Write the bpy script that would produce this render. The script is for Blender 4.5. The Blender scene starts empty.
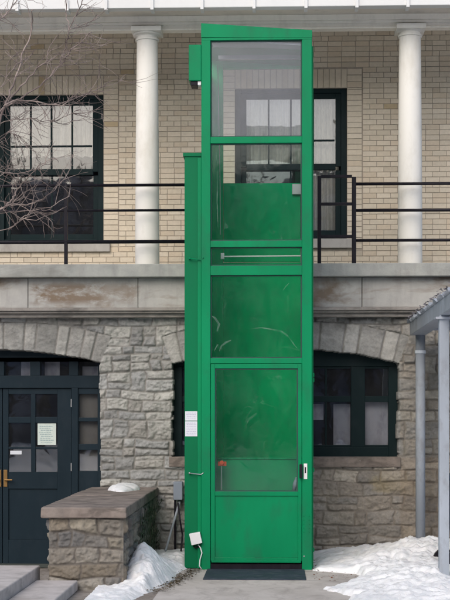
import bpy, math, random
import numpy as np
from mathutils import Vector, noise as mnoise

S = bpy.context.scene
COL = S.collection
R = math.radians
random.seed(7)

# ------------------------------------------------------------------ camera
PSI = math.atan(50.0/1400.0)
cam_d = bpy.data.cameras.new('camera'); cam = bpy.data.objects.new('camera', cam_d)
COL.objects.link(cam)
cam.location = (0, 0, 1.6); cam.rotation_euler = (R(90), 0, PSI)
cam_d.sensor_width = 36; cam_d.lens = 84.0; cam_d.shift_y = 112/600.0
cam_d.clip_start = .1; cam_d.clip_end = 2000
S.camera = cam

# ------------------------------------------------------------------ world, sun, exposure
SUN_EL, SUN_AZ = R(36), R(200)      # azimuth clockwise from +Y: behind the camera
wd = bpy.data.worlds.new('World'); S.world = wd; wd.use_nodes = True
nt = wd.node_tree; bg = nt.nodes['Background']
sky = nt.nodes.new('ShaderNodeTexSky'); sky.sky_type = 'NISHITA'; sky.sun_disc = False
sky.sun_elevation = SUN_EL; sky.sun_rotation = SUN_AZ
sky.air_density = 1.0; sky.dust_density = 2.5; sky.ozone_density = .8
nt.links.new(sky.outputs[0], bg.inputs[0]); bg.inputs[1].default_value = .12
sl = bpy.data.lights.new('sun', 'SUN'); so = bpy.data.objects.new('sun', sl); COL.objects.link(so)
sl.energy = 1.1; sl.angle = R(50); sl.color = (1, .965, .93)
sd = Vector((math.sin(SUN_AZ)*math.cos(SUN_EL), math.cos(SUN_AZ)*math.cos(SUN_EL), math.sin(SUN_EL)))
so.rotation_euler = sd.to_track_quat('Z', 'Y').to_euler()
S.view_settings.view_transform = 'Standard'; S.view_settings.look = 'None'
S.view_settings.exposure = 0.60; S.view_settings.gamma = 1; S.view_settings.use_curve_mapping = False
S.render.engine = 'CYCLES'
S.cycles.max_bounces = 8; S.cycles.transparent_max_bounces = 16

# ------------------------------------------------------------------ helpers
def W(px, py, Y):
    """point of the vertical plane at depth Y whose image is pixel (px, py) of the 450x600 photo"""
    u = (px-225)/1400.0; v = (412-py)/1400.0
    t = Y/(math.cos(PSI)+u*math.sin(PSI))
    return (t*(u*math.cos(PSI)-math.sin(PSI)), Y, 1.6+t*v)
def X_(px, Y): return W(px, 412, Y)[0]
def Z_(py, Y, px=256): return W(px, py, Y)[2]

def tagp(o, label=None, cat=None, group=None, kind=None):
    if label: o['label'] = label
    if cat: o['category'] = cat
    if group: o['group'] = group
    if kind: o['kind'] = kind
    return o
def thing(name, label, cat, loc=(0, 0, 0), group=None):
    o = bpy.data.objects.new(name, None); COL.objects.link(o); o.location = loc
    o.empty_display_size = .1
    return tagp(o, label, cat, group)
def absloc(o):
    v = Vector(o.location)
    return v if o.parent is None else v+absloc(o.parent)

class MB:
    def __init__(s): s.v = []; s.f = []; s.c = []
    def add(s, vs, fs, col=None):
        b = len(s.v); s.v += [tuple(p) for p in vs]; s.f += [tuple(i+b for i in f) for f in fs]
        if col is not None: s.c += [tuple(col)]*len(vs)
        return s
    def box(s, x0, x1, y0, y1, z0, z1, col=None):
        if x0 > x1: x0, x1 = x1, x0
        if y0 > y1: y0, y1 = y1, y0
        if z0 > z1: z0, z1 = z1, z0
        return s.add([(x0,y0,z0),(x1,y0,z0),(x1,y1,z0),(x0,y1,z0),(x0,y0,z1),(x1,y0,z1),(x1,y1,z1),(x0,y1,z1)],
              [(0,3,2,1),(4,5,6,7),(0,1,5,4),(1,2,6,5),(2,3,7,6),(3,0,4,7)], col)
    def prism(s, poly, y0, y1):
        """polygon in XZ extruded between depths"""
        n = len(poly)
        s.add([(x, y0, z) for x, z in poly]+[(x, y1, z) for x, z in poly],
              [tuple(range(n)), tuple(range(2*n-1, n-1, -1))]+[(i, i+n, (i+1) % n+n, (i+1) % n) for i in range(n)])
        return s
    def tube(s, pts, r, seg=8, cap=True, col=None):
        pts = [Vector(p) for p in pts]; n = len(pts)
        rs = r if isinstance(r, (list, tuple)) else [r]*n
        vs = []; up = None
        for i, p in enumerate(pts):
            d = (pts[min(i+1, n-1)]-pts[max(i-1, 0)])
            if d.length < 1e-9: d = Vector((0, 0, 1))
            d.normalize()
            if up is None:
                up = Vector((0, 0, 1)) if abs(d.z) < .9 else Vector((1, 0, 0))
            a = d.cross(up)
            if a.length < 1e-4: a = d.cross(Vector((1, .3, 0)))
            a.normalize(); b = a.cross(d); up = b
            for k in range(seg):
                t = 2*math.pi*k/seg
                vs.append(p+a*math.cos(t)*rs[i]+b*math.sin(t)*rs[i])
        fs = []
        for i in range(n-1):
            for k in range(seg):
                fs.append((i*seg+k, i*seg+(k+1) % seg, (i+1)*seg+(k+1) % seg, (i+1)*seg+k))
        if cap: fs += [tuple(range(seg-1, -1, -1)), tuple((n-1)*seg+k for k in range(seg))]
        return s.add(vs, fs, col)
    def lathe(s, prof, cx, cy, seg=32):
        vs = []; n = len(prof)
        for r, z in prof:
            for k in range(seg):
                t = 2*math.pi*k/seg; vs.append((cx+r*math.cos(t), cy+r*math.sin(t), z))
        fs = [(i*seg+k, i*seg+(k+1) % seg, (i+1)*seg+(k+1) % seg, (i+1)*seg+k) for i in range(n-1) for k in range(seg)]
        fs += [tuple(range(seg-1, -1, -1)), tuple((n-1)*seg+k for k in range(seg))]
        return s.add(vs, fs)
    def build(s, name, mat, parent=None, bevel=0, smooth=False, seg=2):
        me = bpy.data.meshes.new(name); me.from_pydata(s.v, [], s.f)
        if s.c:
            a = me.color_attributes.new('tint', 'FLOAT_COLOR', 'POINT')
            a.data.foreach_set('color', np.array([(c[0], c[1], c[2], 1) for c in s.c], dtype=np.float32).ravel())
        o = bpy.data.objects.new(name, me); COL.objects.link(o); me.materials.append(mat)
        if parent is not None:
            o.parent = parent; o.location = -absloc(parent)
        if smooth:
            me.polygons.foreach_set('use_smooth', [True]*len(me.polygons))
        if bevel:
            m = o.modifiers.new('bevel', 'BEVEL'); m.width = bevel; m.segments = seg; m.limit_method = 'ANGLE'; m.harden_normals = False
        me.update()
        return o
def bx(name, mat, parent, x0, x1, y0, y1, z0, z1, bevel=.003):
    return MB().box(x0, x1, y0, y1, z0, z1).build(name, mat, parent, bevel)

# ------------------------------------------------------------------ materials
def newmat(name):
    m = bpy.data.materials.new(name); m.use_nodes = True
    return m, m.node_tree, m.node_tree.nodes['Principled BSDF']
def N(t, kind, **kw):
    n = t.nodes.new(kind)
    for k, v in kw.items():
        if k.startswith('i_'): n.inputs[k[2:].replace('_', ' ')].default_value = v
        else: setattr(n, k, v)
    return n
def coords(t, scale=(1, 1, 1)):
    tc = N(t, 'ShaderNodeTexCoord'); mp = N(t, 'ShaderNodeMapping'); mp.inputs['Scale'].default_value = scale
    t.links.new(tc.outputs['Object'], mp.inputs[0]); return mp.outputs[0]
def noise(t, co, scale, detail=4, rough=.55, dist=0):
    n = N(t, 'ShaderNodeTexNoise'); n.inputs['Scale'].default_value = scale; n.inputs['Detail'].default_value = detail
    n.inputs['Roughness'].default_value = rough; n.inputs['Distortion'].default_value = dist
    t.links.new(co, n.inputs['Vector']); return n.outputs['Fac']
def ramp(t, fac, stops):
    r = N(t, 'ShaderNodeValToRGB'); e = r.color_ramp.elements
    while len(e) < len(stops): e.new(.5)
    for k, (p, c) in enumerate(stops):
        e[k].position = p; e[k].color = (c, c, c, 1) if isinstance(c, (int, float)) else (*c, 1)
    t.links.new(fac, r.inputs[0]); return r.outputs[0]
def mix(t, fac, a, b, mode='MIX'):
    m = N(t, 'ShaderNodeMix', data_type='RGBA', blend_type=mode)
    for s, v in ((m.inputs[0], fac), (m.inputs[6], a), (m.inputs[7], b)):
        if hasattr(v, 'is_output') or hasattr(v, 'links'): t.links.new(v, s)
        elif isinstance(v, (int, float)): s.default_value = v
        else: s.default_value = (*v, 1)
    return m.outputs[2]
def bump(t, b, h, strength=.3, dist=.01):
    n = N(t, 'ShaderNodeBump'); n.inputs['Strength'].default_value = strength; n.inputs['Distance'].default_value = dist
    t.links.new(h, n.inputs['Height']); t.links.new(n.outputs[0], b.inputs['Normal'])

def paint(name, c, rough=.4, var=.12, dirt=None, dirt_amt=.3, bumpy=.05, scale=3, metallic=0, stretch=(1, 1, .3), spec=.12):
    m, t, b = newmat(name); co = coords(t, stretch)
    n1 = noise(t, co, scale, 5); n2 = noise(t, coords(t), 60, 3)
    c2 = tuple(x*(1-var) for x in c); c3 = tuple(min(1, x*(1+var)) for x in c)
    base = mix(t, ramp(t, n1, [(.3, 0.), (.7, 1.)]), c2, c3)
    if dirt:
        f = ramp(t, noise(t, coords(t, (1, 1, .5)), scale*2.3, 8, .65), [(.5, 0.), (.75, dirt_amt)])
        base = mix(t, f, base, dirt)
    t.links.new(base, b.inputs['Base Color'])
    t.links.new(ramp(t, n1, [(.2, rough*.8), (.8, min(1, rough*1.3))]), b.inputs['Roughness'])
    b.inputs['Metallic'].default_value = metallic
    b.inputs['Specular IOR Level'].default_value = spec
    bump(t, b, n2, bumpy, .004)
    return m

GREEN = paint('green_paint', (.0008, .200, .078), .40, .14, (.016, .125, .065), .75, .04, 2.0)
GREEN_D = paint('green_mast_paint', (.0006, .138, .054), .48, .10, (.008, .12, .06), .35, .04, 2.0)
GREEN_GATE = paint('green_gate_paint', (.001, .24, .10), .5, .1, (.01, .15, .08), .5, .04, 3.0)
GREEN_BRIGHTENED = paint('green_inner_brightened', (.001, .42, .165), .5, .08, (.03, .2, .13), .4, .04, 3.0)  # brighter copy of the lift green, inside light put into the colour
NAVY = paint('door_paint', (.011, .022, .031), .45, .1, (.03, .04, .05), .3, .05)
TEAL = paint('window_frame_paint', (.006, .017, .019), .5, .1, (.03, .04, .045), .3, .05)
BLACK = paint('black_rail_paint', (.012, .011, .016), .38, .1, (.05, .04, .04), .3, .08, 8)
WHITE = paint('white_column_paint', (.76, .74, .69), .5, .03, (.5, .46, .38), .5, .05, 2)
TRIM = paint('cream_trim_paint', (.82, .78, .70), .6, .04, (.4, .37, .32), .35, .06, 3, stretch=(.4, 1, 1))
SOFFIT = paint('soffit_paint', (.72, .66, .58), .7, .05, (.3, .27, .24), .3, .08, 3)
FASCIA_W = paint('gutter_paint', (.68, .68, .67), .5, .03, (.55, .55, .55), .2, .04, 3)
GALV = paint('galvanised_metal', (.38, .41, .46), .5, .12, (.22, .22, .23), .45, .1, 5, .35)
PIPE = paint('grey_pipe_paint', (.33, .365, .415), .45, .10, (.20, .20, .20), .6, .08, 5)
DARK = paint('dark_interior', (.012, .012, .014), .8)
LABELW = paint('label_white', (.66, .68, .72), .5, .03)
BOXW = paint('white_plastic', (.72, .72, .72), .4, .03, (.5, .5, .5), .2)
GREYBOX = paint('grey_enclosure', (.22, .25, .30), .5)
INK = paint('faded_ink', (.42, .40, .52), .7)
BRASS = paint('brass', (.25, .15, .06), .45, .1, metallic=.9)
RED = paint('red_plastic', (.55, .08, .03), .4)
STEEL = paint('steel', (.45, .46, .46), .35, metallic=.8)
CURTAIN = paint('net_curtain', (.54, .53, .47), .9, .14, (.36, .35, .32), .7, .3, 14, stretch=(4, 1, .4))
BLIND = paint('pale_blind', (.42, .43, .48), .8, .25, (.20, .20, .26), .9, .2, 3)
PLY = paint('pale_roof_panel', (.62, .62, .64), .6, .08, (.4, .38, .4), .4, .08, 3)
SILL = paint('sill_stone', (.42, .40, .37), .85, .1, (.25, .22, .2), .5, .4, 6)
BINB = paint('navy_plastic', (.012, .022, .045), .45)
RUBBER = paint('rubber_mat', (.035, .045, .062), .6, .2, (.10, .11, .13), .5, .4, 5)

def limestone(name, a, b2, stain, amt, scale=1.4, thr=.52):
    m, t, b = newmat(name); co = coords(t, (1, 1, 1))
    n1 = noise(t, co, 7, 6, .6)
    base = mix(t, ramp(t, n1, [(.3, 0.), (.7, 1.)]), a, b2)
    st = ramp(t, noise(t, coords(t, (.8, 1, 2.2)), scale, 7, .6, .4), [(thr, 0.), (thr+.12, amt)])
    base = mix(t, st, base, stain)
    st2 = ramp(t, noise(t, coords(t, (6, 6, .8)), 1.3, 6, .7), [(.5, 0.), (.8, .4)])
    base = mix(t, st2, base, (.16, .15, .14))
    t.links.new(base, b.inputs['Base Color']); b.inputs['Roughness'].default_value = .9
    bump(t, b, noise(t, co, 45, 6, .7), .5, .006)
    return m
LIME = limestone('fascia_limestone', (.37, .36, .34), (.45, .44, .41), (.17, .115, .07), .85, 1.1, .47)
t = LIME.node_tree; b = t.nodes['Principled BSDF']; base = b.inputs['Base Color'].links[0].from_socket
tc = N(t, 'ShaderNodeTexCoord'); sx = N(t, 'ShaderNodeSeparateXYZ'); t.links.new(tc.outputs['Object'], sx.inputs[0])
mr = N(t, 'ShaderNodeMapRange'); mr.inputs['From Min'].default_value = -3.2; mr.inputs['From Max'].default_value = 2.2; t.links.new(sx.outputs['X'], mr.inputs['Value'])
def xs_(px): return (X_(px, 15.74)+3.2)/5.4
pl = ramp(t, mr.outputs[0], [(xs_(26), 0.), (xs_(36), 1.), (xs_(98), .9), (xs_(108), .5), (xs_(134), .6), (xs_(141), .0), (xs_(300), 0.), (xs_(311), .5), (xs_(322), .0)])
nm_ = ramp(t, noise(t, coords(t, (1, 1, 2.2)), 4.5, 8, .65, .3), [(.40, .0), (.54, 1.)])
mz = N(t, 'ShaderNodeMapRange'); mz.inputs['From Min'].default_value = Z_(306, 15.74); mz.inputs['From Max'].default_value = Z_(279, 15.74); t.links.new(sx.outputs['Z'], mz.inputs['Value'])
pz = ramp(t, mz.outputs[0], [(.0, .0), (.25, 1.), (.75, .9), (.95, .1)])
m1_ = N(t, 'ShaderNodeMath', operation='MULTIPLY'); t.links.new(pl, m1_.inputs[0]); t.links.new(nm_, m1_.inputs[1])
m2_ = N(t, 'ShaderNodeMath', operation='MULTIPLY'); t.links.new(m1_.outputs[0], m2_.inputs[0]); t.links.new(pz, m2_.inputs[1])
t.links.new(mix(t, m2_.outputs[0], base, (.20, .145, .10)), b.inputs['Base Color'])
LIP = limestone('ledge_limestone', (.30, .31, .29), (.40, .40, .37), (.18, .17, .15), .5)
MOULD = limestone('moulding_limestone', (.24, .22, .20), (.34, .31, .28), (.10, .09, .08), .6, 2.5)
COPING = limestone('coping_stone', (.16, .13, .112), (.27, .225, .195), (.09, .075, .065), .7, 5, .48)
STEP = limestone('step_stone', (.44, .405, .385), (.56, .52, .495), (.28, .25, .23), .5, 3)

def tinted(name, rough=.9, nscale=30, bstr=.6, bdist=.006, lo=.72, hi=1.2, moss=None):
    m, t, b = newmat(name); a = N(t, 'ShaderNodeAttribute'); a.attribute_name = 'tint'
    co = coords(t); n1 = noise(t, co, nscale, 8, .7)
    v = ramp(t, n1, [(.25, lo), (.75, hi)])
    base = mix(t, 1.0, a.outputs['Color'], v, 'MULTIPLY')
    if moss:
        f = ramp(t, noise(t, co, 1.7, 7, .6), [(.56, 0.), (.68, moss[1])])
        base = mix(t, f, base, moss[0])
    t.links.new(base, b.inputs['Base Color']); b.inputs['Roughness'].default_value = rough
    bump(t, b, noise(t, co, nscale*2.2, 8, .75), bstr, bdist)
    return m
STONE = tinted('rubble_stone', .92, 22, .9, .012, .70, 1.25)
STONE_P = tinted('pier_stone', .92, 22, .9, .010, .65, 1.25, ((.10, .10, .065), .35))
BRICK = tinted('cream_brick', .85, 26, .35, .003, .90, 1.08)
MORTAR = paint('brick_mortar', (.40, .35, .29), .95, .15, (.28, .24, .20), .5, .5, 12)

def glassmat(name, dust_glare=.06, dust_glare_c=(.6, .62, .64), gloss=1.0, wav=.02, smear=0., rough=.02, tint=(1, 1, 1), streak=(1, 1, 1), wscale=3, scr=0):
    m = bpy.data.materials.new(name); m.use_nodes = True; t = m.node_tree
    out = t.nodes['Material Output']; t.nodes.remove(t.nodes['Principled BSDF'])
    tr = N(t, 'ShaderNodeBsdfTransparent'); tr.inputs[0].default_value = (*tint, 1)
    gl = N(t, 'ShaderNodeBsdfGlossy'); gl.inputs['Roughness'].default_value = rough
    df = N(t, 'ShaderNodeBsdfDiffuse'); df.inputs[0].default_value = (*dust_glare_c, 1)
    co = coords(t, streak)
    bn = N(t, 'ShaderNodeBump'); bn.inputs['Strength'].default_value = 1; bn.inputs['Distance'].default_value = wav
    t.links.new(noise(t, co, wscale, 2, .5, .6), bn.inputs['Height']); t.links.new(bn.outputs[0], gl.inputs['Normal'])
    fr = N(t, 'ShaderNodeFresnel'); fr.inputs['IOR'].default_value = 1.5; t.links.new(bn.outputs[0], fr.inputs['Normal'])
    ma = N(t, 'ShaderNodeMath', operation='MULTIPLY'); ma.inputs[1].default_value = 2.0*gloss; t.links.new(fr.outputs[0], ma.inputs[0])
    m1 = N(t, 'ShaderNodeMixShader'); t.links.new(ma.outputs[0], m1.inputs[0]); t.links.new(tr.outputs[0], m1.inputs[1]); t.links.new(gl.outputs[0], m1.inputs[2])
    f = ramp(t, noise(t, coords(t, (streak[0]*1.2, 1, streak[2]*.7)), 5.0, 8, .7, .8), [(.42, dust_glare), (.72, dust_glare+smear)])
    if scr:
        nn = noise(t, coords(t, (1, 1, 1.5)), 2.6, 3, .5, .9)
        band = ramp(t, nn, [(.492, 0.), (.50, 1.), (.512, 0.)])
        msk = ramp(t, noise(t, coords(t), 3.7, 5, .7), [(.50, 0.), (.66, scr)])
        bb = N(t, 'ShaderNodeMath', operation='MULTIPLY'); t.links.new(band, bb.inputs[0]); t.links.new(msk, bb.inputs[1])
        ad = N(t, 'ShaderNodeMath', operation='ADD'); t.links.new(f, ad.inputs[0]); t.links.new(bb.outputs[0], ad.inputs[1]); f = ad.outputs[0]
    m2 = N(t, 'ShaderNodeMixShader'); t.links.new(f, m2.inputs[0]); t.links.new(m1.outputs[0], m2.inputs[1]); t.links.new(df.outputs[0], m2.inputs[2])
    t.links.new(m2.outputs[0], out.inputs[0])
    return m
GLASS = glassmat('window_glass', .006, gloss=1.2, wav=.0012, smear=.015)
LGLASS = glassmat('clouded_plastic_glazing', .0015, (.60, .72, .70), .30, .002, .014, .05, (.93, .98, .96), (1, 1, .8), 4, .06)
LGLASS2 = glassmat('glare_haze_glazing', .050, (.60, .60, .70), .50, .002, .035, .05, (.92, .94, .96), (1, 1, .8), 4, .06)  # pale lavender diffuse share paints glare haze onto these panes

# snow
def snowmat():
    m, t, b = newmat('snow'); co = coords(t)
    d = ramp(t, noise(t, co, 9, 10, .75), [(.55, 0.), (.74, .6)])
    base = mix(t, d, (.88, .885, .89), (.45, .42, .38))
    t.links.new(base, b.inputs['Base Color']); b.inputs['Roughness'].default_value = .6
    b.inputs['Subsurface Weight'].default_value = .15; b.inputs['Subsurface Radius'].default_value = (.03, .04, .05)
    bump(t, b, noise(t, co, 60, 8, .75), .8, .012)
    return m
SNOW = snowmat()
def groundmat():
    m, t, b = newmat('damp_ground'); co = coords(t)
    base = mix(t, ramp(t, noise(t, co, 3, 8, .6), [(.35, 0.), (.65, 1.)]), (.20, .17, .145), (.34, .31, .28))
    f = ramp(t, noise(t, co, 14, 9, .75), [(.5, 0.), (.65, .8)]); base = mix(t, f, base, (.12, .09, .07))
    t.links.new(base, b.inputs['Base Color']); b.inputs['Roughness'].default_value = .85
    bump(t, b, noise(t, co, 30, 8, .7), .7, .015); return m
GROUND = groundmat()
def concmat():
    m, t, b = newmat('path_concrete'); co = coords(t)
    base = mix(t, ramp(t, noise(t, co, 2.2, 8, .6), [(.3, 0.), (.7, 1.)]), (.40, .365, .33), (.55, .51, .475))
    f = ramp(t, noise(t, co, 60, 6, .8), [(.58, 0.), (.7, .5)]); base = mix(t, f, base, (.24, .20, .17))
    f = ramp(t, noise(t, coords(t, (1, .5, 1)), 4, 8, .7, 1), [(.50, 0.), (.68, .7)]); base = mix(t, f, base, (.27, .24, .22))
    t.links.new(base, b.inputs['Base Color']); b.inputs['Roughness'].default_value = .8
    bump(t, b, noise(t, co, 70, 8, .7), .4, .006); return m
CONC = concmat()
def barkmat():
    m, t, b = newmat('twig_bark'); co = coords(t)
    base = mix(t, ramp(t, noise(t, co, 5, 5), [(.35, 0.), (.65, 1.)]), (.11, .082, .075), (.34, .275, .245))
    t.links.new(base, b.inputs['Base Color']); b.inputs['Roughness'].default_value = .9; return m
BARK = barkmat()
IVY = paint('ivy_leaf', (.05, .075, .045), .6, .4, (.17, .17, .14), .8, .1, 20, stretch=(1, 1, 1))
MOSS = paint('dead_moss', (.085, .065, .04), .95, .4, (.05, .05, .03), .6, .5, 20, stretch=(1, 1, 1))

# ------------------------------------------------------------------ value noise for the stonework
def _hash(ix, iy, seed):
    n = (ix.astype(np.int64)*374761393+iy.astype(np.int64)*668265263+seed*1442695041) & 0x7fffffff
    n = ((n ^ (n >> 13))*1274126177) & 0x7fffffff
    n = (n ^ (n >> 16)) & 0xffff
    return n/65535.0
def vnoise(x, y, seed=0):
    ix = np.floor(x); iy = np.floor(y); fx = x-ix; fy = y-iy
    fx = fx*fx*(3-2*fx); fy = fy*fy*(3-2*fy)
    a = _hash(ix, iy, seed); b = _hash(ix+1, iy, seed); c = _hash(ix, iy+1, seed); d = _hash(ix+1, iy+1, seed)
    return (a*(1-fx)+b*fx)*(1-fy)+(c*(1-fx)+d*fx)*fy
def fbm(x, y, seed=0, o=4):
    s = 0; a = .5; t = 0
    for k in range(o):
        s = s+a*vnoise(x*2**k, y*2**k, seed+k*17); t += a; a *= .55
    return s/t
def sstep(x, a, b):
    t = np.clip((x-a)/(b-a), 0, 1); return t*t*(3-2*t)

def layout(u0, u1, v0, v1, rng, hs=(.11, .24), ws=(.16, .5)):
    rows = [v0]
    while rows[-1] < v1-.08: rows.append(rows[-1]+rng.uniform(*hs))
    rows[-1] = v1 if v1-rows[-2] > .06 else rows[-1]
    out = []
    for r in range(len(rows)-1):
        xs = [u0-rng.uniform(0, .3)]; 
        while xs[-1] < u1: xs.append(xs[-1]+rng.uniform(*ws))
        sp = [rng.random() if (rows[r+1]-rows[r] > .16 and rng.random() < .5) else -1 for _ in xs]
        out.append((xs, sp))
    return rows, out
def stones(U, V, lay, seed, warp=.02):
    rows, rs = lay
    Uw = U+(fbm(U*3, V*6, seed+1, 3)-.5)*warp*2.4; Vw = V+(fbm(U*2.2, V*5, seed+2, 3)-.5)*warp*2.6
    ri = np.clip(np.searchsorted(rows, Vw, side='right')-1, 0, len(rows)-2)
    sid = np.zeros(U.shape, int); d = np.full(U.shape, 9.)
    for r in range(len(rows)-1):
        m = ri == r
        if not m.any(): continue
        xs, sp = rs[r]; u = Uw[m]; v = Vw[m]
        k = np.clip(np.searchsorted(xs, u, side='right')-1, 0, len(xs)-2)
        xa = np.array(xs)[k]; xb = np.array(xs)[k+1]; va = np.full(u.shape, rows[r]); vb = np.full(u.shape, rows[r+1])
        s = np.array(sp)[k]; mid = va+(vb-va)*(.35+.3*np.clip(s, 0, 1))
        low = (s >= 0) & (v < mid); hi = (s >= 0) & (v >= mid)
        vb = np.where(low, mid, vb); va = np.where(hi, mid, va)
        sid[m] = r*1000+k*2+hi.astype(int)
        d[m] = np.minimum(np.minimum(u-xa, xb-u), np.minimum(v-va, vb-v))
    return sid, d
def relief(U, V, sid, d, seed, depth=.035, rough=.03, joint=.006, soft=.03):
    h1 = _hash(sid, sid*0+3, seed+5)
    tx = (_hash(sid, sid*0+9, seed)-.5); ty = (_hash(sid, sid*0+11, seed)-.5)
    prof = sstep(d, joint, joint+soft)
    n = fbm(U*9+h1*40, V*12+h1*9, seed+7, 5)-.5
    n2 = np.abs(fbm(U*14+h1*90, V*19+h1*20, seed+9, 4)-.5)
    return prof*(depth*(.45+.9*h1)+rough*n*1.6-rough*n2*1.3+np.clip(d, 0, .10)*.06)+tx*0
def tint(sid, d, seed, pal, mort, U, V, jw=.008):
    a = _hash(sid, sid*0+21, seed); b = _hash(sid, sid*0+23, seed); k = (a*len(pal)).astype(int) % len(pal)
    c = np.array(pal)[k]*(.86+.28*b)[..., None]
    n = (fbm(U*5, V*9, seed+31, 3)-.5)*.35
    c = c*(1+n)[..., None]
    f = sstep(d, jw*.4, jw*1.6)[..., None]
    return c*f+np.array(mort)*(1-f)
def sheet(name, P, C, mat, parent=None, keep=None, smooth=True):
    """P: (m,n,3) grid of points -> mesh"""
    m, n, _ = P.shape
    me = bpy.data.meshes.new(name)
    idx = np.arange(m*n).reshape(m, n)
    q = np.stack([idx[:-1, :-1], idx[:-1, 1:], idx[1:, 1:], idx[1:, :-1]], -1).reshape(-1, 4)
    if keep is not None: q = q[keep.reshape(-1)]
    me.vertices.add(m*n); me.vertices.foreach_set('co', P.reshape(-1).astype(np.float32))
    me.loops.add(len(q)*4); me.loops.foreach_set('vertex_index', q.reshape(-1).astype(np.int32))
    me.polygons.add(len(q)); me.polygons.foreach_set('loop_start', (np.arange(len(q))*4).astype(np.int32))
    if smooth: me.polygons.foreach_set('use_smooth', np.ones(len(q), bool))
    me.update(calc_edges=True); me.validate()
    if C is not None:
        a = me.color_attributes.new('tint', 'FLOAT_COLOR', 'POINT')
        a.data.foreach_set('color', np.concatenate([C, np.ones((m, n, 1))], -1).reshape(-1).astype(np.float32))
    me.materials.append(mat)
    o = bpy.data.objects.new(name, me); COL.objects.link(o)
    if parent is not None: o.parent = parent; o.location = -absloc(parent)
    return o

# ================================================================== SETTING
GZ = 0.0
LAND_X, LAND_Z = -2.12, -.22
g = MB()
# ground with the sunken entry left out
BX0, BX1, BY0, BY1 = -5.2, -2.06, 12.72, 16.3
g.add([(-250,-250,0),(250,-250,0),(250,BY0,0),(-250,BY0,0)], [(0,1,2,3)])
g.add([(BX1,BY0,0),(250,BY0,0),(250,250,0),(BX1,250,0)], [(0,1,2,3)])
g.add([(-250,BY0,0),(BX0,BY0,0),(BX0,250,0),(-250,250,0)], [(0,1,2,3)])
g.add([(BX0,BY1,0),(BX1,BY1,0),(BX1,250,0),(BX0,250,0)], [(0,1,2,3)])
g.add([(BX0,BY0,LAND_Z),(BX1,BY0,LAND_Z),(BX1,BY1,LAND_Z),(BX0,BY1,LAND_Z),(BX0,BY0,0),(BX1,BY0,0),(BX1,BY1,0),(BX0,BY1,0)],
      [(0,1,2,3),(0,4,5,1),(1,5,6,2),(3,7,4,0)])
tagp(g.build('ground', GROUND), kind='structure')
# concrete path (slab with irregular left edge)
pth = []
for i in range(30):
    y = 2+i*(14.35-2)/29; pth.append((-.93+.04*mnoise.noise(Vector((y*2.3, 0, 0)))-(.10 if y < 12.9 else 0), y))
right = [(1.3, 14.35), (1.3, 2)]
p = MB(); pts = pth+right; n = len(pts)
p.add([(x, y, .012) for x, y in pts]+[(x, y, -.03) for x, y in pts], [tuple(range(n-1, -1, -1))]+[(i, i+n, (i+1) % n+n, (i+1) % n) for i in range(n)])
tagp(p.build('concrete_path', CONC), kind='structure')
sf = MB(); sf.add([(-60,-60,.02),(60,-60,.02),(60,8.5,.02),(-60,8.5,.02)], [(0,1,2,3)])
tagp(sf.build('snow_field', SNOW), kind='structure')

# ================================================================== BUILDING
FY = 15.9; BY = 17.4
bld = thing('building', 'pale brick and grey rubble stone building with white columned veranda and dark framed windows', 'building', (-.5, FY, 0))
rng = random.Random(11)
# --- rubble stone wall as real relief
U0, U1, V0, V1, CE = -5.0, 3.2, -.24, Z_(315, FY), .0085
nu = int((U1-U0)/CE)+1; nv = int((V1-V0)/CE)+1
U, V = np.meshgrid(np.linspace(U0, U1, nu), np.linspace(V0, V1, nv))
lay = layout(U0, U1, V0, V1, rng, (.09, .24), (.12, .40))
sid, d = stones(U, V, lay, 3, .030)
DOOR = dict(c=X_(2, FY), a=X_(100, FY)-X_(2, FY), zs=Z_(363, FY, 100), zc=Z_(350, FY, 5), zb=-.3)
WIN = dict(c=X_(285, FY), a=X_(398, FY)-X_(285, FY), zs=Z_(363, FY, 398), zc=Z_(349, FY, 285), zb=Z_(457, FY, 350))
kk = 1.18
pal = [(.285, .285, .275), (.315, .31, .29), (.25, .25, .242), (.34, .335, .31), (.29, .28, .258), (.27, .272, .265)]
pal = [tuple(v*kk for v in c) for c in pal]
mort = (.245, .235, .215)
H = relief(U, V, sid, d, 3, .022, .042, .004, .013)
C = tint(sid, d, 3, pal, mort, U, V)
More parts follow.
